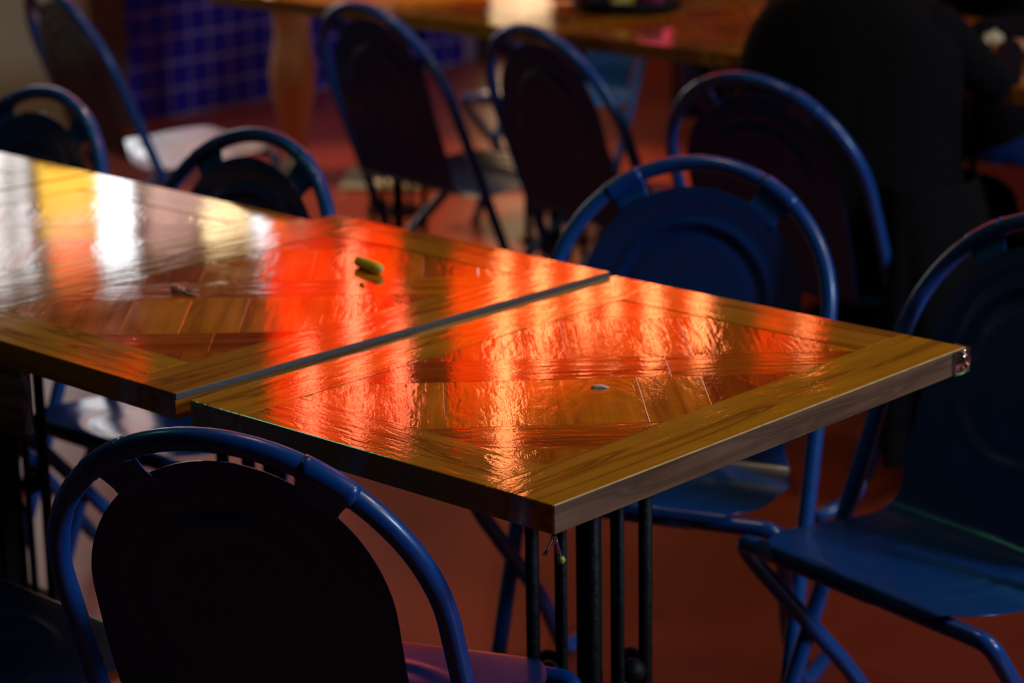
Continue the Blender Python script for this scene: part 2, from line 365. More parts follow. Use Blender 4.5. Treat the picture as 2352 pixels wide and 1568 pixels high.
# red lamp boards with bright tubes
lampboard('red_lamp_board', 4.46, 5.20, 2.20, 3.16, E_RED, 'deep red glowing lamp board high on the left wall')
lampboard('red_lamp_board', 3.36, 3.80, 2.54, 2.84, emit('dim_red_lamp', (1, .014, .001), 1.6, .6, 5), 'small dim red lamp board above the window')
lampboard('red_lamp_board', 5.52, 7.30, 2.46, 3.22, E_ORED, 'long orange red glowing lamp board beside the deep red one')
lampboard('red_lamp_board', 7.72, 8.3, 3.12, 3.40, E_ORED, 'small orange red lamp board at the far end')
def wtube(y, z0, z1, m, label, r=0.021):
    t = empty('tube_lamp', (XW+0.17, y, z0)); setp(t, label, 'lamp', 'red tube lamps on the wall')
    tube('glass_tube', [(0, 0, 0.02), (0, 0, z1-z0-0.02)], r, m, t, n=12)
    for z in (0, z1-z0-0.03): o = tube('end_cap', [(0, 0, z), (0, 0, z+0.03)], r*1.1, M_FRAME, t, n=12)
    for z in (0.05, z1-z0-0.06): link('bracket', box_me('bracket', -0.075, 0, -0.015, 0.015, z-0.008, z+0.008), M_FRAME, t)
wtube(4.58, 2.6, 3.12, E_HOTR, 'deep red tube lamp at the left end of the red board')
wtube(4.84, 2.24, 3.12, E_HOTR, 'deep red tube lamp in the middle of the red board')
wtube(5.10, 2.6, 3.12, E_HOTR, 'deep red tube lamp at the right end of the red board')
wtube(5.74, 2.44, 3.55, E_HOT, 'longest orange tube lamp on the far wall')
wtube(5.99, 2.50, 3.04, E_HOT, 'orange tube lamp second along the far wall')
wtube(6.27, 2.54, 2.98, E_HOT, 'orange tube lamp third along the far wall')
wtube(6.48, 2.56, 2.98, E_HOT, 'orange tube lamp fourth along the far wall')
wtube(6.77, 2.6, 3.22, E_HOT, 'orange tube lamp fifth along the far wall')
wtube(7.13, 2.6, 3.26, E_HOT, 'orange tube lamp sixth along the far wall')
wtube(8.0, 3.14, 3.36, E_HOT, 'short orange tube lamp at the far end of the wall')

# ------------------------------------------------------------------ tables
def parquet(slab, seed, x0, x1, y0, y1, z0, z1, u0=-0.06, v0=-0.048, step=0.0935, blk=0.081):
    """diagonal rows: a long strip row alternates with a row of short cross planks"""
    r = random.Random(seed); c = math.sqrt(.5); n = 0
    v = v0; rows = []; k = 0
    while v < 1.0: 
        h = step*2 if k % 2 == 0 else step
        rows.append((v, v+h, k)); v += h; k += 1
    v = v0; k = -1
    while v > -1.0:
        h = step*2 if k % 2 == 0 else step
        rows.append((v-h, v, k)); v -= h; k -= 1
    def emitp(ua, ub, va, vb, ang):
        P = [(c*(u+vv), c*(u-vv)) for u, vv in ((ua, va), (ub, va), (ub, vb), (ua, vb))]
        q = clip(P, x0, x1, y0, y1)
        if len(q) >= 3:
            board('plank', q, ang, z0, z1 + r.uniform(-.00012, .00012), M_WOOD_IN, slab, gap=.00012, ch=.0004, tilt=r.uniform(-.0012, .0012))
    for va, vb, k in rows:
        if k % 2 == 0:
            u = -0.6 + u0
            while u < 1.6:
                wd = blk*(2 if r.random() < .35 else 1)
                emitp(u, u+wd, va, vb, -PI/4); u += wd
        else:
            u = -0.6 + r.uniform(0, .3)
            while u < 1.6:
                wd = r.uniform(.30, .48); emitp(u, u+wd, va, vb, PI/4); u += wd
def make_table(loc, rz, label, group, seed, w=0.60, l=0.806, top=0.81, th=0.033, off=(0, 0), band=False, bx=0.097, by=0.100, base=True, strip=False, apron=False):
    """origin: near left corner of the top, on the floor"""
    t = empty('dining_table', (loc[0], loc[1], 0), rz); setp(t, label, 'table', group)
    ztop = top; z0 = top-th
    slab = link('tabletop', box_me('tabletop', 0.004, w-0.004, 0.004, l-0.004, z0, ztop-0.010, 0.001, 1), M_CORE, t)
    zb = z0-0.0005
    for nm, pl, a in (('border_board', [(0, 0), (bx, 0), (bx, l), (0, l)], PI/2), ('border_board', [(w-bx, 0), (w, 0), (w, l), (w-bx, l)], PI/2),
                      ('border_board', [(bx, 0), (w-bx, 0), (w-bx, by), (bx, by)], 0), ('border_board', [(bx, l-by), (w-bx, l-by), (w-bx, l), (bx, l)], 0)):
        board(nm, pl, a, zb, ztop+rnd.uniform(0, .0003), M_WOOD, slab, gap=0.0002, ch=0.0010)
    link('underlay', box_me('underlay', bx, w-bx, by, l-by, ztop-0.0099, ztop-0.0012), M_WOOD_IN, slab)
    parquet(slab, seed, bx, w-bx, by, l-by, ztop-0.0098, ztop-0.0006)
    if strip: link('metal_strip', box_me('metal_strip', w-0.0003, w+0.0016, 0.0, l, ztop-0.0080, ztop+0.0004, 0.0004, 1), M_ALU, t)
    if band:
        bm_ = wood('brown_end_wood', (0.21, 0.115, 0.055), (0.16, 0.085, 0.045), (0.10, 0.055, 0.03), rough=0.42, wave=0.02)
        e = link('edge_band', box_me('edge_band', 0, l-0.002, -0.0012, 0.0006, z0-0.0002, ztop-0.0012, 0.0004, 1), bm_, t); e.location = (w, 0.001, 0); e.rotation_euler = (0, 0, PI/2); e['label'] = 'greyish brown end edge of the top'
        e = link('edge_highlight', box_me('edge_highlight', w-0.0016, w+0.0013, 0.001, l-0.001, ztop-0.0012, ztop-0.0001, 0.0003, 1), simple('worn_edge_highlight', (0.62, 0.48, 0.22), 0.45, var=.5, scale=60), t); e['label'] = 'worn pale line with painted bevel highlight along the end edge'  # pale strip: worn edge with its bevel highlight painted into the colour
    if apron:
        o = link('apron_board', box_me('apron_board', 0.10, 0.258, 0.002, 0.022, z0-0.098, z0-0.001, 0.004, 2), wood('worn_apron_wood', (0.36, 0.27, 0.16), (0.14, 0.09, 0.05), (0.05, 0.03, 0.02), rough=0.25, wave=0.6), t)
        o['label'] = 'worn scuffed board under the table edge'
    if base:
        cx, cy = w/2+off[0], l/2+off[1]
        p = link('pedestal', box_me('pedestal', cx-0.013, cx+0.013, cy-0.013, cy+0.013, 0.03, z0, 0.003, 2), M_BLACK, t)
        link('top_plate', box_me('top_plate', cx-0.15, cx+0.15, cy-0.15, cy+0.15, z0-0.006, z0-0.0008, 0.002, 1), M_BLACK, p)
        d = 0.053
        for ix in (-1, 0, 1):
            for iy in (-1, 0, 1):
                if ix == 0 and iy == 0: continue
                rr = 0.0095 if (ix and iy) else 0.0065
                tube('rod', [(cx+ix*d, cy+iy*d, 0.03), (cx+ix*d, cy+iy*d, z0-0.005)], rr, M_BLACK, p, n=12)
        for bxx, byy in ((-1, -.5), (-.5, -1), (.5, 1), (1, .5)):
            pr = [(0.0001, -.018), (.009, -.0155), (.0155, -.009), (.018, 0), (.0155, .009), (.009, .0155), (.0001, .018)]
            o = link('ball', lathe_me('ball', pr, 16), M_BLACK, p, smooth=True); o.location = (cx+bxx*d, cy+byy*d, 0.382)
        link('ring_plate', box_me('ring_plate', cx-0.07, cx+0.07, cy-0.07, cy+0.07, 0.16, 0.172, 0.003, 1), M_BLACK, p)
        link('base_block', box_me('base_block', cx-0.075, cx+0.075, cy-0.075, cy+0.075, 0.03, 0.05, 0.004, 1), M_BLACK, p)
        for k in range(4):
            a = k*PI/2
            prof = [(0, .055), (.12, .040), (.25, .022), (.27, .006), (.25, 0), (.22, 0), (.20, .012), (0, .02)]
            vs = [(x, s*0.017, z) for s in (-1, 1) for x, z in prof]; n = len(prof)
            fs = [tuple(range(n)), tuple(range(2*n-1, n-1, -1))]+[(i, (i+1) % n, n+(i+1) % n, n+i) for i in range(n)]
            f = link('foot', mesh('foot', vs, fs), M_BLACK, p); f.location = (cx, cy, 0.0); f.rotation_euler = (0, 0, a)
    return t
FR = 'tables pushed together in the front row'
BR = 'tables pushed together in the back row'
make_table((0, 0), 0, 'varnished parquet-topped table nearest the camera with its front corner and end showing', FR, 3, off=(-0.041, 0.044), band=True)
make_table((-0.612, 0.002), math.radians(-1.1), 'varnished parquet table with a grey metal edge strip and food scraps on it', FR, 11, w=0.595, top=0.817, strip=True, apron=True)
make_table((-1.243, -0.003), math.radians(-1.6), 'varnished table mirroring white and yellow daylight beyond the metal-edged one', FR, 23, top=0.806, off=(-0.060, 0))
make_table((-1.850, 0.014), math.radians(-1.6), 'varnished table at the far left end of the front row', FR, 31, top=0.806)
labs = ['back row table at the right, behind the person in the black coat', 'back row table with the black tray standing on it',
        'back row table mirroring warm yellow light', 'back row table above the bare leg', 'back row table at the far left, at the top edge']
for i, lb in enumerate(labs[:1]):
    make_table((0.09, 2.53), 0, 'back row table at the right frame edge, beyond the added black bag', BR, 39)
for i, lb in enumerate(['back row table behind the person in the black coat, a crumpled napkin on it', 'back row table with a black tray of wrappers on it',
        'back row table reflecting warm yellow light, behind the middle pair of chairs', 'back row table in front of the bare leg', 'back row table at the top edge, left of the bare leg']):
    make_table((-0.514-0.604*i, 2.53), 0, lb, BR, 41+i)

# ------------------------------------------------------------------ chairs
K = 0.4016; Y0 = -0.2107      # lean of the hoop, its foot
def hoop_y(z): return Y0 - K*z
def build_sheet(front):
    """pressed sheet: seat, bend and round-headed back in one piece; front = y of the seat's front edge"""
    prof = []
    def seg(a, b, n):
        for i in range(n): t = i/n; prof.append((a[0]+(b[0]-a[0])*t, a[1]+(b[1]-a[1])*t))
    # front lip, seat with a slight dip, bend, back
    fo = front if front < -.1 else front-0.014
    pts = [(fo+0.012, 0.405), (fo+0.006, 0.4150), (fo-0.01, 0.4165), (fo-0.10*(front+0.39)/0.39, 0.4125)]
    sb = -0.378
    a = [Vector((p[0], p[1])) for p in pts]
    a += [Vector((front+(sb-front)*t, 0.4155-0.0165*t)) for t in (0.45, 0.6, 0.75, 0.9)]
    a += [Vector((-0.397, 0.4050)), Vector((-0.421, 0.421)), Vector((-0.434, 0.453)), Vector((-0.443, 0.492))]
    ztop = 0.840; ytop = hoop_y(ztop)+0.014
    for t in (0.12, 0.3, 0.5, 0.7, 0.85, 1.0):
        a.append(Vector((-0.443+(ytop+0.443)*t - 0.010*math.sin(t*PI), 0.492+(ztop-0.492)*t)))
    # resample with Catmull-Rom
    fine = []
    for i in range(len(a)-1):
        p0 = a[max(i-1, 0)]; p1 = a[i]; p2 = a[i+1]; p3 = a[min(i+2, len(a)-1)]
        for k in range(12):
            t = k/12
            fine.append(0.5*((2*p1)+(p2-p0)*t+(2*p0-5*p1+4*p2-p3)*t*t+(3*p1-p0-3*p2+p3)*t**3))
    fine.append(a[-1])
    L = [0]
    for i in range(1, len(fine)): L.append(L[-1]+(fine[i]-fine[i-1]).length)
    tot = L[-1]; NS = 110; NT = 44; R = 0.187
    # rows packed near both ends so the rounded outline stays smooth
    ss = [tot*(0.5-0.5*math.cos(PI*i/NS)) for i in range(NS+1)]
    def at(s):
        for i in range(1, len(L)):
            if L[i] >= s-1e-9:
                t = (s-L[i-1])/max(1e-9, L[i]-L[i-1]); p = fine[i-1].lerp(fine[i], t); d = (fine[i]-fine[i-1]).normalized(); return p, d
        return fine[-1], (fine[-1]-fine[-2]).normalized()
    # arc length where the bend sits
    sbend = min(range(len(fine)), key=lambda i: (fine[i]-Vector((-0.427, 0.44))).length); sbend = L[sbend]
    rf = 0.10
    def half(s):
        if s < sbend: 
            wdt = 0.216 - 0.032*max(0, (s-(sbend-0.12))/0.12)**2
        else:
            q = min(1, (s-sbend)/0.16); wdt = 0.184 + 0.006*math.sin(q*PI/2)
        if s < rf: wdt -= 0.075*(1-math.sqrt(max(0, 1-((rf-s)/rf)**2)))
        e = tot-s
        if e < R: wdt = min(wdt, 0.190*math.sqrt(max(0, 1-((R-e)/R)**2)))
        return max(wdt, 0.0008)
    sc_seat = sbend*0.47; sc_back = tot-0.194
    def ring(r, r0, w_): return math.exp(-((r-r0)/w_)**2)
    vs = []; fs = []
    for s in ss:
        p, d = at(s); nrm = Vector((-d.y, d.x))   # points up on the seat / forward on the back
        hw = half(s)
        for k in range(NT+1):
            x = hw*math.sin((k/NT-0.5)*PI)/1.0
            rb = math.hypot(x, s-sc_back); rs = math.hypot(x, s-sc_seat)
            h = 0.0035*ring(rb, 0.119, 0.006) - 0.0030*ring(rb, 0.136, 0.006) + 0.0012*(1/(1+math.exp((rb-0.164)/0.003)))
            if s < sbend: h = 0.0014*ring(rs, 0.118, 0.007) - 0.0018*ring(rs, 0.134, 0.006)
            if front < -0.1 and s < sbend: h *= 0.7
            q = p + nrm*h
            vs.append((x, q.x, q.y))
    for i in range(NS):
        for k in range(NT):
            a0 = i*(NT+1)+k; fs.append((a0, a0+1, a0+NT+2, a0+NT+1))
    me = mesh('seat_shell', vs, fs)
    for p in me.polygons: p.use_smooth = True
    me.materials.append(M_SEAT)
    return me
def hoop_pts(dz=0.0, off=0.0):
    A, B, ZT, TP = 0.2420, 0.2235, 0.8742, 0.0484
    pts = []
    def P(x, z): return (x*(1+TP*max(0, ZT-B-z)), hoop_y(z)+off, z)
    zs = [0.014+i*(ZT-B-0.014)/14 for i in range(14)]
    for z in zs: pts.append(P(-A, z))
    for i in range(41):
        a = PI-PI*i/40; pts.append(P(A*math.cos(a), ZT-B+B*math.sin(a)))
    for z in reversed(zs): pts.append(P(A, z))
    return pts
def arc_pt(deg, scale=1.0):
    A, B, ZT = 0.2420, 0.2235, 0.8742
    a = math.radians(90-deg); z = ZT-B+B*scale*math.sin(a)
    return Vector((A*scale*math.cos(a), hoop_y(z), z))
TR = 0.0134
def chair_meshes(front, rail_dx):
    P = {}
    P['back_frame'] = tube_me('back_frame', hoop_pts(), TR, n=16)
    yr = front-0.006 if front < -.1 else front-0.02; yb = -0.47; H = 0.2544 if front < -.1 else 0.238; Hi = 0.214
    zr = 0.398
    # front rail with round corners, legs slanting back, U bend along the floor
    body = [(-Hi, yb-0.13, TR), (-Hi, yb+0.015, TR), (-Hi-0.002, yb+0.11, 0.15), (-H, yr-0.030, 0.354), (-H, yr, zr), (H, yr, zr), (H, yr-0.030, 0.354), (Hi+0.002, yb+0.11, 0.15), (Hi, yb+0.015, TR), (Hi, yb-0.13, TR)]
    f = fillet(body, 0.05, 8)
    # drop the duplicate end, close along the floor
    P['seat_frame'] = tube_me('seat_frame', f, TR, n=16)
    c = rail_dx
    P['front_sleeve'] = tube_me('front_sleeve', [(c-0.118, yr, zr), (c-0.06, yr, zr), (c+0.06, yr, zr), (c+0.118, yr, zr)], TR+0.0014, n=18)
    for s, nm in ((-1, 'tab_l'), (1, 'tab_r')):
        d0, d1 = s*26, s*42
        pts = [arc_pt(d0+(d1-d0)*i/8) for i in range(9)]
        sleeve = tube_me('x', pts, TR+0.0011, n=16)
        # plate between the sheet edge and the tube, with flared ends
        bm = bmesh.new(); bm.from_mesh(sleeve); bpy.data.meshes.remove(sleeve)
        n = 10; grid = []
        for i in range(n+1):
            t = i/n; row = []
            for j in range(7):
                v = j/6
                fl = 1 + 0.25*(2*abs(v-0.5))**3
                deg = (d0+d1)/2 + (t-0.5)*(d1-d0)*fl
                p = arc_pt(deg, 1.0-v*0.215)
                p.y += 0.0025 - 0.001*v
                row.append(bm.verts.new(p))
            grid.append(row)
        for i in range(n):
            for j in range(6): bm.faces.new((grid[i][j], grid[i+1][j], grid[i+1][j+1], grid[i][j+1]))
        me = bpy.data.meshes.new('back_tab'); bm.to_mesh(me); bm.free(); P[nm] = me
    P['seat_shell'] = build_sheet(front)
    for k, me in P.items():
        for p in me.polygons: p.use_smooth = True
        if k != 'seat_shell': me.materials.clear(); me.materials.append(M_BLUE)
    return P
CAP = tube_me('foot_cap', [(0, 0, 0.0), (0, 0.0, 0.018)], 0.0165, n=14); CAP.materials.append(M_RUB)
BOLT = lathe_me('pivot_bolt', [(0.004, -0.012), (0.004, 0.005), (0.008, 0.006), (0.007, 0.010), (0.003, 0.011)], 10); BOLT.materials.append(M_ALU)
CH = {}
def chair(loc, yaw, label, deep, rail_dx=0.0):
    key = (deep, round(rail_dx, 3))
    if key not in CH: CH[key] = chair_meshes(0.0 if deep else -0.1587, rail_dx)
    P = CH[key]
    t = empty('metal_chair', (loc[0], loc[1], 0), yaw); setp(t, label, 'chair', 'blue tubular metal chairs')
    def add(nm, me, loc=None, rot=None):
        o = bpy.data.objects.new(nm, me); C.objects.link(o); o.parent = t
        if loc: o.location = loc
        if rot: o.rotation_euler = rot
        return o
    add('back_frame', P['back_frame']); add('seat_frame', P['seat_frame'])
    s = add('seat_shell', P['seat_shell'])
    md = s.modifiers.new('thickness', 'SOLIDIFY'); md.thickness = 0.0016; md.offset = -1
    add('front_sleeve', P['front_sleeve'])
    for k in ('tab_l', 'tab_r'):
        o = add('back_tab', P[k]); md = o.modifiers.new('thickness', 'SOLIDIFY'); md.thickness = 0.0015
    xf = 0.2420*(1+0.0484*0.65)
    for sx in (-1, 1):
        add('foot_cap', CAP, (sx*xf, hoop_y(0), 0)); 
        add('pivot_bolt', BOLT, (sx*(xf-0.006), hoop_y(0.28), 0.28), (0, sx*PI/2, 0))
    return t
FIT = dict(c4=(0.0729, 0.2991, 0.4035), c2=(-0.0230, 0.7531, 3.4851), c3=(0.3599, 0.7148, 2.9421), c1=(-0.9729, 0.4286, 3.1438), c0=(-1.6472, 0.4654, 3.1419),
           b=(-1.9808, 2.8068, -0.1151), c=(-1.3485, 2.7628, -0.1902), d=(-0.6828, 2.5458, 0.0311), a=(-2.8284, 2.5406, -0.2471))
def fc(k, label, deep, dx=0.0): return chair(FIT[k][:2], FIT[k][2], label, deep, dx)
fc('c4', 'blue metal chair in the foreground, its dark round-headed back turned to the camera', True)
fc('c2', 'blue metal chair with ringed round back facing the camera behind the nearest table', False, 0.0)
fc('c3', 'blue metal chair at the right frame edge, its whole seat showing beyond the table end', False, 0.09)
fc('c1', 'blue metal chair with a green sheen behind the metal-edged table, left of centre', False, 0.0)
fc('c0', 'blue metal chair at the left frame edge behind the light-mirroring table', False, 0.0)
fc('b', 'blue metal chair with black-looking back, left of the middle pair at the back table', True)
fc('c', 'blue metal chair with black-looking back, right of the middle pair at the back table', True)
fc('d', 'blue metal chair that the person in the black coat sits on', True)
fc('a', 'blue metal chair at the top left with a pale shining seat', True)
chair((-0.372, 0.080), -0.02, 'blue metal chair at the bottom left corner, only its dark ringed seat showing', True)
chair((-1.18, 3.46), PI, 'blue metal chair under the person in the black top across the back table', False)
chair((-2.60, 3.27), PI, 'blue metal chair on the far side of the back row, seen between other chairs', False)

# ------------------------------------------------------------------ people
def set_skin(me, radii, root=0):
    b = bmesh.new(); b.from_mesh(me); lay = b.verts.layers.skin.verify(); b.verts.ensure_lookup_table()
    for i, r in enumerate(radii): b.verts[i][lay].radius = r; b.verts[i][lay].use_root = (i == root)
    b.to_mesh(me); b.free()
def skin_body(name, nodes, edges, m, parent=None, sub=2, root=0):
    """one continuous figure grown from a skeleton: nodes = (x, y, z, rx[, ry])"""
    me = bpy.data.meshes.new(name); me.from_pydata([n[:3] for n in nodes], edges, []); me.update()
    set_skin(me, [(n[3], n[4] if len(n) > 4 else n[3]) for n in nodes], root)
    o = link(name, me, m, parent)
    a = o.modifiers.new('skin', 'SKIN'); a.use_smooth_shade = True; a.branch_smoothing = 0.6
    b = o.modifiers.new('subdivision', 'SUBSURF'); b.levels = sub; b.render_levels = sub
    return o
def hand(parent, wrist, fdir, up, side, L=0.18, m=None):
    """palm plus five bent fingers; fdir = pointing direction, up = back of the hand"""
    f = Vector(fdir).normalized(); u = Vector(up); u = (u-f*u.dot(f)).normalized(); r = f.cross(u).normalized()*side; W = Vector(wrist)
    bm = bmesh.new()
    def add(nodes, edges):
        me = bpy.data.meshes.new('h'); me.from_pydata([n[0] for n in nodes], edges, []); set_skin(me, [n[1] for n in nodes])
        ob = bpy.data.objects.new('h', me); C.objects.link(ob); ob.modifiers.new('s', 'SKIN'); x = ob.modifiers.new('d', 'SUBSURF'); x.levels = 2
        dg = bpy.context.evaluated_depsgraph_get(); e = ob.evaluated_get(dg).to_mesh(); bm.from_mesh(e); ob.evaluated_get(dg).to_mesh_clear()
        bpy.data.objects.remove(ob); bpy.data.meshes.remove(me)
    add([(W, (.026, .020)), (W+f*.035, (.034, .018)), (W+f*.075, (.040, .015)), (W+f*.088, (.036, .012))], [(0, 1), (1, 2), (2, 3)])
    for k, (off, ln) in enumerate(((-.030, .062), (-.010, .074), (.010, .068), (.029, .054))):
        b = W+f*.075+r*off; sp = (f+r*off*2.5).normalized()
        add([(b, (.010, .010)), (b+sp*(ln*.42)-u*.002, (.0088, .0088)), (b+sp*(ln*.74)-u*.014, (.0082, .0082)), (b+sp*(ln*.95)-u*.028, (.007, .007))], [(0, 1), (1, 2), (2, 3)])
    b = W+f*.022-r*.020
    add([(b, (.013, .013)), (b+f*.026-r*.026-u*.006, (.0115, .0115)), (b+f*.050-r*.034-u*.014, (.0095, .0095))], [(0, 1), (1, 2)])
    me = bpy.data.meshes.new('hand'); bm.to_mesh(me); bm.free()
    o = link('hand', me, m or M_SKIN, parent, smooth=True)
    return o
def head(parent, c, face, m=M_SKIN, hair=M_HAIR, long=False):
    """skull with brow, nose, lips, chin and ears, plus hair"""
    bm = bmesh.new(); bmesh.ops.create_icosphere(bm, subdivisions=4, radius=1)
    for v in bm.verts:
        x, y, z = v.co
        X = x*.075; Y = y*.095; Z = z*.115
        if z < 0: X *= 1-.28*(-z)**1.5; Y *= 1-.18*(-z) if y < 0 else 1
        if y > 0.4:
            Y += .020*math.exp(-(x/.16)**2-((z+.10)/.20)**2)*(1 if z < .12 else .5)
            Y += .006*math.exp(-(x/.30)**2-((z+.47)/.07)**2)+.005*math.exp(-(x/.28)**2-((z+.56)/.06)**2)
            Y -= .010*(math.exp(-((x-.36)/.15)**2-((z-.06)/.12)**2)+math.exp(-((x+.36)/.15)**2-((z-.06)/.12)**2))
            Y += .006*math.exp(-((z-.22)/.10)**2)
            Y += .008*math.exp(-(x/.3)**2-((z+.85)/.18)**2)
        v.co = (X, Y, Z)
    me = bpy.data.meshes.new('head'); bm.to_mesh(me); bm.free()
    h = link('head', me, m, parent, smooth=True); h.location = c; h.rotation_euler = (0, 0, face)
    for s_ in (-1, 1):
        e = link('ear', lathe_me('ear', [(.004, -.006), (.020, -.004), (.026, .002), (.020, .007), (.012, .003), (.003, .002)], 14), m, h, smooth=True)
        e.location = (s_*.076, -.010, -.005); e.rotation_euler = (0, s_*PI/2-0.2*s_, 0); e.scale = (1.25, .8, 1)
        g = bmesh.new(); bmesh.ops.create_uvsphere(g, u_segments=12, v_segments=8, radius=.011); gm = bpy.data.meshes.new('eye'); g.to_mesh(gm); g.free()
        ey = link('eye', gm, M_WHITE, h, smooth=True); ey.location = (s_*.029, .077, .006)
    bm = bmesh.new(); bmesh.ops.create_icosphere(bm, subdivisions=4, radius=1)
    rr = random.Random(5)
    for v in bm.verts:
        x, y, z = v.co; k = 1.10+rr.uniform(-.02, .02)
        Z = z*.120*k
        if y > .25 and z < .45: v.co = (x*.070, y*.080, Z*.9 if z > 0 else z*.05); continue
        if z < -.15: Z = -.15*.12 + (z+.15)*(.26 if long else .06)
        v.co = (x*.079*k, y*.099*k-.006, Z)
    me = bpy.data.meshes.new('hair'); bm.to_mesh(me); bm.free()
    hr = link('hair', me, hair, h, smooth=True)
    return h
def shoe(parent, ankle, yaw, m, sole):
    """upper with a rounded toe on a thick sole; local +y is the toe"""
    def lofted(name, secs, mm, par):
        n = 16; vs = []; fs = []
        for (y, wdt, z0, z1) in secs:
            for k in range(n):
                a = 2*PI*k/n; cx_, cz_ = math.cos(a), math.sin(a)
                vs.append((wdt*math.copysign(abs(cx_)**.7, cx_), y, (z0+z1)/2+(z1-z0)/2*math.copysign(abs(cz_)**.7, cz_)))
        for i in range(len(secs)-1):
            for k in range(n): fs.append((i*n+k, i*n+(k+1) % n, (i+1)*n+(k+1) % n, (i+1)*n+k))
        fs.append(tuple(range(n))); fs.append(tuple((len(secs)-1)*n+k for k in range(n)))
        return link(name, mesh(name, vs, fs), mm, par, smooth=True)
    u = lofted('shoe', [(-.085, .020, .02, .07), (-.07, .036, .02, .10), (-.02, .040, .02, .115), (.03, .041, .02, .095), (.08, .045, .02, .065), (.13, .046, .02, .055), (.165, .036, .02, .045), (.178, .014, .02, .032)], m, parent)
    so = lofted('sole', [(-.092, .026, .0, .026), (-.07, .042, .0, .03), (.0, .042, .0, .028), (.09, .050, .0, .028), (.15, .046, .0, .028), (.188, .018, .004, .024)], sole, u)
    u.location = (ankle[0], ankle[1], 0); u.rotation_euler = (0, 0, yaw)
    return u
def rotp(p, base, yaw):
    c_, s_ = math.cos(yaw), math.sin(yaw); x, y = p[0], p[1]
    return (base[0]+x*c_-y*s_, base[1]+x*s_+y*c_)+tuple(p[2:])
def seated(loc, yaw, label, hands_at, body_m, skin_m, lean=0.10, seat=0.43, hair_long=False, look=0.0):
    """person on a chair, local +y is forward; hands_at = two (x, y, z) for left, right wrists in local coordinates"""
    t = empty('person', (loc[0], loc[1], 0), yaw); setp(t, label, 'person')
    hz = seat+0.095
    N_ = [(0, -.02, hz, .150, .115), (0, .0, hz+.14, .135, .105), (0, lean*.45, hz+.30, .155, .112), (0, lean*.8, hz+.43, .165, .105), (0, lean+.01, hz+.51, .060, .060), (0, lean+.03, hz+.57, .052, .052)]
    E_ = [(0, 1), (1, 2), (2, 3), (3, 4), (4, 5)]
    for s_, hd in ((-1, hands_at[0]), (1, hands_at[1])):
        i = len(N_); sh = Vector((s_*.185, lean*.85, hz+.425)); wr = Vector(hd)
        mid = (sh+wr)*.5; el = mid+Vector((s_*.09, -.05, -.10)); 
        N_ += [(sh.x, sh.y, sh.z, .068), (el.x, el.y, el.z, .047), (wr.x, wr.y, wr.z, .030)]
        E_ += [(3, i), (i, i+1), (i+1, i+2)]
        j = len(N_); N_ += [(s_*.10, .06, hz-.01, .098), (s_*.13, .42, hz+.0, .068), (s_*.12, .47, hz-.20, .060), (s_*.12, .45, .10, .042)]
        E_ += [(0, j), (j, j+1), (j+1, j+2), (j+2, j+3)]
        f = Vector((s_*-.25, 1, -.12)); hand(t, wr+f.normalized()*.015, f, (0, 0, 1), s_, m=skin_m)
        shoe(t, (s_*.12, .45), -s_*.12, M_CLOTH, M_RUB)
    skin_body('body', N_, E_, body_m, t)
    head(t, (0, lean+.055, hz+.70), look, skin_m, M_HAIR, hair_long)
    return t
P1 = seated((-0.67, 2.31), 0.03, 'person in a black coat seated with their back to the camera at the back table', [(-.14, .46, .85), (.14, .46, .85)], M_CLOTH, M_SKIN, lean=.08, hair_long=True)
# the coat: shoulders to a wide hem that hangs over the chair on the right
def drape(name, secs, m, parent, n=40, seed=1, amp=.012):
    r = random.Random(seed); ph = r.uniform(0, 6); vs = []; fs = []
    for j, (z, cx_, cy_, rx, ry) in enumerate(secs):
        for k in range(n):
            a = 2*PI*k/n; f = 1+amp*j*(math.sin(7*a+ph)+.6*math.sin(12*a+2*ph))/max(rx, .1)*.12
            vs.append((cx_+rx*math.cos(a)*f, cy_+ry*math.sin(a)*f, z))
    for i in range(len(secs)-1):
        for k in range(n): fs.append((i*n+k, i*n+(k+1) % n, (i+1)*n+(k+1) % n, (i+1)*n+k))
    me = mesh(name, vs, fs); o = link(name, me, m, parent, smooth=True)
    md = o.modifiers.new('thickness', 'SOLIDIFY'); md.thickness = .006
    sb_ = o.modifiers.new('subdivision', 'SUBSURF'); sb_.levels = 1; sb_.render_levels = 2
    return o
drape('coat', [(1.02, 0, .07, .10, .08), (.99, 0, .06, .20, .115), (.90, 0, .04, .262, .145), (.78, 0, .02, .262, .155), (.66, .01, .0, .265, .165), (.57, .02, .0, .275, .18)], M_CLOTH, P1, seed=2)
drape('coat_tail', [(.66, .24, -.02, .08, .13), (.50, .28, -.04, .095, .15), (.34, .30, -.05, .11, .165), (.20, .31, -.05, .12, .175), (.10, .31, -.05, .125, .18)], M_CLOTH, P1, seed=4, amp=.03)
seated((-1.18, 3.74), PI, 'person in a black top across the back table, one hand near the napkin', [(-.44, .80, .845), (.12, .62, .845)], M_CLOTH, M_SKIN, lean=.14, look=0.0)
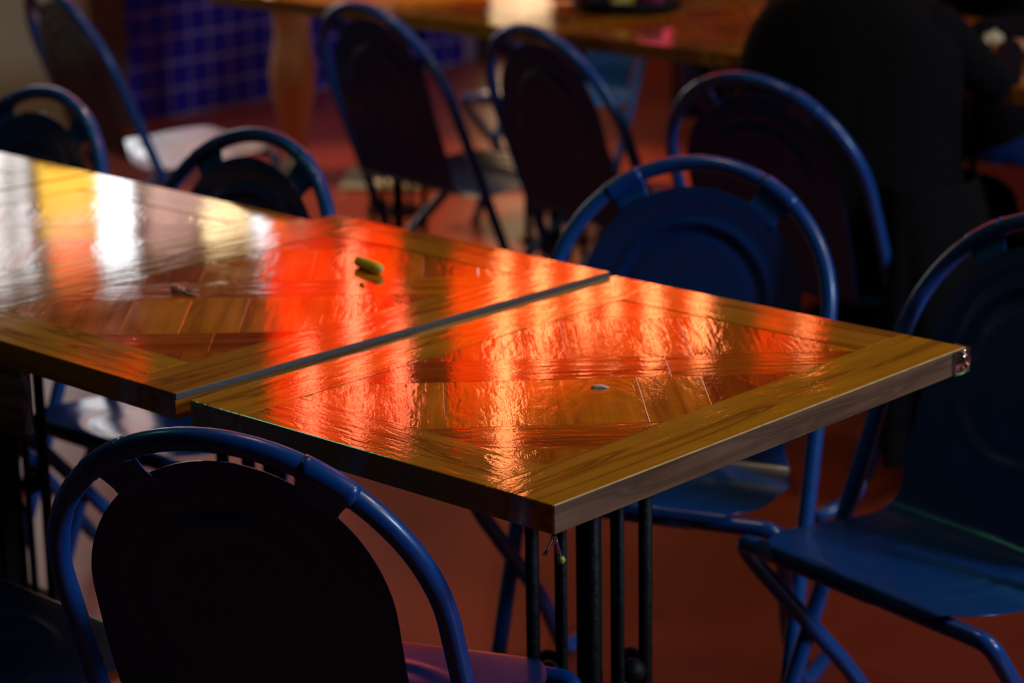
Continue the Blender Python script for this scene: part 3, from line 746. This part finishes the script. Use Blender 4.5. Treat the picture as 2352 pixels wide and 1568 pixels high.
# standing figure in shorts: only the bare calf shows
def standing(loc, yaw, label):
    t = empty('person', (loc[0], loc[1], 0), yaw); setp(t, label, 'person')
    N_ = [(0, 0, .94, .150, .105), (0, .0, 1.10, .130, .095), (0, .0, 1.27, .150, .105), (0, .0, 1.41, .160, .100), (0, .0, 1.50, .058), (0, .01, 1.56, .052)]
    E_ = [(0, 1), (1, 2), (2, 3), (3, 4), (4, 5)]
    for s_ in (-1, 1):
        i = len(N_); N_ += [(s_*.185, 0, 1.40, .058), (s_*.25, -.02, 1.13, .042), (s_*.24, .10, .90, .028)]; E_ += [(3, i), (i, i+1), (i+1, i+2)]
        j = len(N_); N_ += [(s_*.10, 0, .86, .092), (s_*.125, .01, .64, .078), (s_*.13, .015, .50, .060), (s_*.135, -.014, .37, .092), (s_*.135, -.006, .21, .050), (s_*.135, .0, .09, .036), (s_*.135, .07, .04, .028)]
        E_ += [(0, j)]+[(j+q, j+q+1) for q in range(6)]
        hand(t, (s_*.24, .115, .885), (-s_*.1, .4, -1), (s_*1, .2, 0), -s_, m=M_SKIN)
        shoe(t, (s_*.135, .0), -s_*.1, simple('grey_green_canvas', (.20, .22, .17), .8), M_WHITE)
    b = skin_body('body', N_, E_, M_SKIN, t)
    b['label'] = 'bare legs and arms'
    sh = drape('shorts', [(1.02, 0, 0, .165, .125), (.90, 0, 0, .20, .145), (.78, 0, 0, .235, .145), (.66, 0, 0, .245, .14)], simple('navy_cotton', (.02, .025, .06), .9), t, seed=8)
    st = drape('shirt', [(1.50, 0, 0, .07, .065), (1.46, 0, 0, .19, .115), (1.30, 0, 0, .21, .135), (1.12, 0, 0, .20, .130), (.98, 0, 0, .205, .14)], simple('grey_cotton', (.18, .18, .19), .9), t, seed=9)
    head(t, (0, .03, 1.69), 0)
    return t
standing((-3.60, 3.60), PI/2-0.7, 'person in shorts standing beyond the back row, one bare calf showing')

# ------------------------------------------------------------------ small things
M_YG = simple('yellow_green_rind', (0.80, 0.72, 0.03), 0.5, var=0.25, scale=120, bump=0.4)
M_DRY = simple('dried_stem', (0.62, 0.32, 0.22), 0.30, var=0.4, scale=200, bump=0.5, coat=0.5)
M_CLEAR = simple('clear_plastic', (0.97, 0.97, 0.98), 0.08, trans=1.0, var=0.01)
T2 = 0.8163
def blob(name, pts, radii, m, parent=None, n=12):
    return tube(name, pts, .01, m, parent, radii=radii, n=n)
t = empty('vegetable_stick', (-0.283, 0.580, T2), math.radians(-12)); setp(t, 'short yellow-green vegetable stick lying on the red-lit part of the metal-edged table', 'food scrap')
blob('stick', [(-.034, 0, .0085), (-.031, 0, .0085), (-.02, .0005, .0088), (0, 0, .0085), (.02, -.001, .0086), (.030, -.001, .0085), (.033, -.001, .0085)], [.004, .0078, .0086, .0084, .0086, .0078, .004], M_YG, t)
blob('cut_end', [(.0325, -.001, .0085), (.0345, -.001, .0085)], [.0052, .0045], simple('pale_pith', (.55, .55, .18), .6), t)
setp(blob('crumb', [(-.233, .511, T2+.0005), (-.231, .513, T2+.002), (-.228, .514, T2+.0035), (-.226, .515, T2+.001)], [.001, .0026, .0024, .001], M_YG), 'tiny yellow-green crumb in front of the vegetable stick', 'crumb')
t = empty('dried_stem', (-0.388, 0.316, T2), math.radians(16)); setp(t, 'small shiny forked dried stem lying on the metal-edged table', 'food scrap')
blob('stub', [(-.022, 0, .006), (-.020, 0, .0065), (-.014, 0, .0075), (-.006, .001, .006), (0, .002, .005)], [.003, .0062, .0068, .0048, .0036], M_DRY, t)
blob('twig', [(-.002, .002, .005), (.010, .006, .005), (.018, .007, .007)], [.0036, .0028, .0018], M_DRY, t)
blob('twig', [(-.004, .0, .004), (.010, -.005, .003), (.030, -.006, .003)], [.0034, .0026, .0014], M_DRY, t)
setp(blob('flake', [(.346, .354, .8102), (.350, .358, .8115), (.358, .364, .8118), (.364, .368, .8104)], [.001, .0028, .0024, .0008], M_WHITE), 'tiny white flake on the nearest table top', 'crumb')
# clear plastic guard rounding the far right corner, and tape tails under the front corner
t = empty('corner_guard', (0.600, 0.806, 0.776)); setp(t, 'clear plastic guard wrapped round the right corner of the nearest table', 'corner guard')
arc = [(.0025*0+.004*math.cos(a), .004*math.sin(a)) for a in [math.radians(x) for x in range(-10, 101, 10)]]
outl = [(.0045, -.030), (.0045, 0)] + [(.0005+.004*math.cos(math.radians(x)), .0005+.004*math.sin(math.radians(x))) for x in range(0, 91, 15)] + [(0, .0045), (-.020, .0045)]
vs = [(x, y, z) for z in (0.001, .0335) for x, y in outl]; n = len(outl)
gme = mesh('guard', vs, [(i, i+1, n+i+1, n+i) for i in range(n-1)]); g = link('guard', gme, M_CLEAR, t, smooth=True)
md = g.modifiers.new('thickness', 'SOLIDIFY'); md.thickness = .0025; md.offset = 1
t = empty('tape_tail', (0.598, 0.004, 0.776)); setp(t, 'two clear tape tails hanging under the front corner of the nearest table', 'tape')
blob('strand', [(0, 0, 0), (-.003, -.001, -.008), (-.008, -.002, -.018), (-.013, -.002, -.026)], [.0022, .0026, .0024, .0026], M_CLEAR, t)
blob('strand', [(0, 0, 0), (.003, .0, -.010), (.006, .001, -.020), (.008, .001, -.027)], [.0022, .0026, .0026, .0038], M_CLEAR, t)
d_ = blob('drop', [(.008, .001, -.024), (.009, .001, -.028), (.0095, .001, -.032)], [.0030, .0046, .0026], simple('green_gel', (.35, .55, .08), .2), t)
# black tray with wrappers
t = empty('serving_tray', (-1.765, 2.925, 0.811), 0.35); setp(t, 'black tray heaped with colourful wrappers on the back table, top centre', 'tray')
prof = [(.0001, 0), (.15, 0), (.175, .012), (.185, .030), (.181, .032), (.170, .016), (.148, .005), (.0001, .005)]
o = link('tray', lathe_me('tray', prof, 40), M_BLACK, t, smooth=True); o.scale = (.8, .62, 1)
cols = [(.02, .05, .35), (.45, .01, .10), (.35, .32, .03), (.03, .03, .04), (.02, .12, .30), (.30, .02, .16), (.04, .04, .05), (.03, .03, .03)]
for i, c_ in enumerate(cols):
    bm = bmesh.new(); bmesh.ops.create_icosphere(bm, subdivisions=3, radius=1); rr = random.Random(50+i)
    ph = [rr.uniform(0, 6) for _ in range(6)]
    for v in bm.verts:
        k = 1+.16*math.sin(5*v.co.x+ph[0])*math.sin(4*v.co.y+ph[1])+.10*math.sin(9*v.co.z+ph[2]+4*v.co.x)
        v.co = Vector((v.co.x*.046, v.co.y*.030, v.co.z*.026))*k
    me = bpy.data.meshes.new('wrapper'); bm.to_mesh(me); bm.free()
    o = link('wrapper', me, simple('wrapper_foil', c_, .35, var=.3, scale=40), t, smooth=True)
    a = i*2.4; o.location = (.068*math.cos(a)*(i % 3+.6)/2, .045*math.sin(a)*(i % 3+.6)/2, .030+.012*(i % 2)); o.rotation_euler = (0, 0, a)
# crumpled napkin
bm = bmesh.new(); bmesh.ops.create_icosphere(bm, subdivisions=4, radius=1); rr = random.Random(4); ph = [rr.uniform(0, 6) for _ in range(6)]
for v in bm.verts:
    k = 1+.22*abs(math.sin(6*v.co.x+ph[0]+3*v.co.y))+.12*math.sin(11*v.co.y+ph[1]+5*v.co.z)
    v.co = Vector((v.co.x*.034, v.co.y*.026, max(v.co.z, -.55)*.020))*k
me = bpy.data.meshes.new('napkin'); bm.to_mesh(me); bm.free()
o = link('napkin', me, simple('yellowish_napkin', (.55, .50, .33), .8, var=.5, scale=30), smooth=True); o.location = (-0.735, 2.975, 0.8255)
setp(o, 'crumpled pale napkin on the back table beside the black sleeve', 'napkin')
# grey green mat on the floor, purple cloth beyond the back row
o = link('floor_mat', box_me('floor_mat', -.42, .42, -.16, .16, 0.001, .014, .004, 2), simple('grey_green_rubber', (.16, .19, .14), .6)); o.location = (-3.30, 3.92, 0); o.rotation_euler = (0, 0, .70)
setp(o, 'flat grey-green mat on the floor behind the bare leg', 'mat')
vs = []; fs = []; n = 90
for j in range(7):
    for i in range(n+1):
        u_ = i/n; vs.append((u_*1.5, .035*math.sin(u_*60+.3*j)+.012*math.sin(u_*23), .02+j*.26))
for j in range(6):
    for i in range(n): a = j*(n+1)+i; fs.append((a, a+1, a+n+2, a+n+1))
t = empty('curtain', (-3.35, 5.10, 0.0), .70); setp(t, 'dark purple cloth hanging in folds beyond the back row', 'curtain')
o = link('cloth', mesh('cloth', vs, fs), M_PURPLE, t, smooth=True); md = o.modifiers.new('thickness', 'SOLIDIFY'); md.thickness = .004
tube('curtain_rail', [(-.03, 0, 1.60), (1.53, 0, 1.60)], .012, M_BLACK, t)
for x in (-.02, 1.52): tube('post', [(x, 0, 0), (x, 0, 1.6)], .012, M_BLACK, t)
# made-up black bag, added to keep the floor beside the coat dark
t = empty('dark_filler_bag', (-0.30, 2.84, 0.0), .1); setp(t, 'black bag shape added to darken the floor under the back table, right of the black coat', 'bag')
def sbox(name, sx, sy, sz, m, par, loc):
    bm = bmesh.new(); bmesh.ops.create_cube(bm, size=1); bmesh.ops.subdivide_edges(bm, edges=bm.edges[:], cuts=5, use_grid_fill=True)
    for v in bm.verts:
        c_ = v.co*2; L_ = (abs(c_.x)**4+abs(c_.y)**4+abs(c_.z)**4)**.25; c_ = c_/max(L_, 1e-6)
        v.co = Vector((c_.x*sx/2, c_.y*sy/2, c_.z*sz/2))
    me = bpy.data.meshes.new(name); bm.to_mesh(me); bm.free()
    o = link(name, me, m, par, smooth=True); o.location = loc; return o
sbox('bag_body', .40, .24, .66, M_CLOTH, t, (0, 0, .332)); sbox('front_pocket', .26, .08, .24, M_CLOTH, t, (0, -.12, .18))
for x in (-.08, .08): tube('strap', [(x, .095, .46), (x, .15, .40), (x, .16, .26), (x, .12, .12), (x, .085, .07)], .014, M_CLOTH, t)
tube('carry_loop', fillet([(-.04, .03, .63), (-.04, .03, .69), (.04, .03, .69), (.04, .03, .63)], .02), .008, M_CLOTH, t)
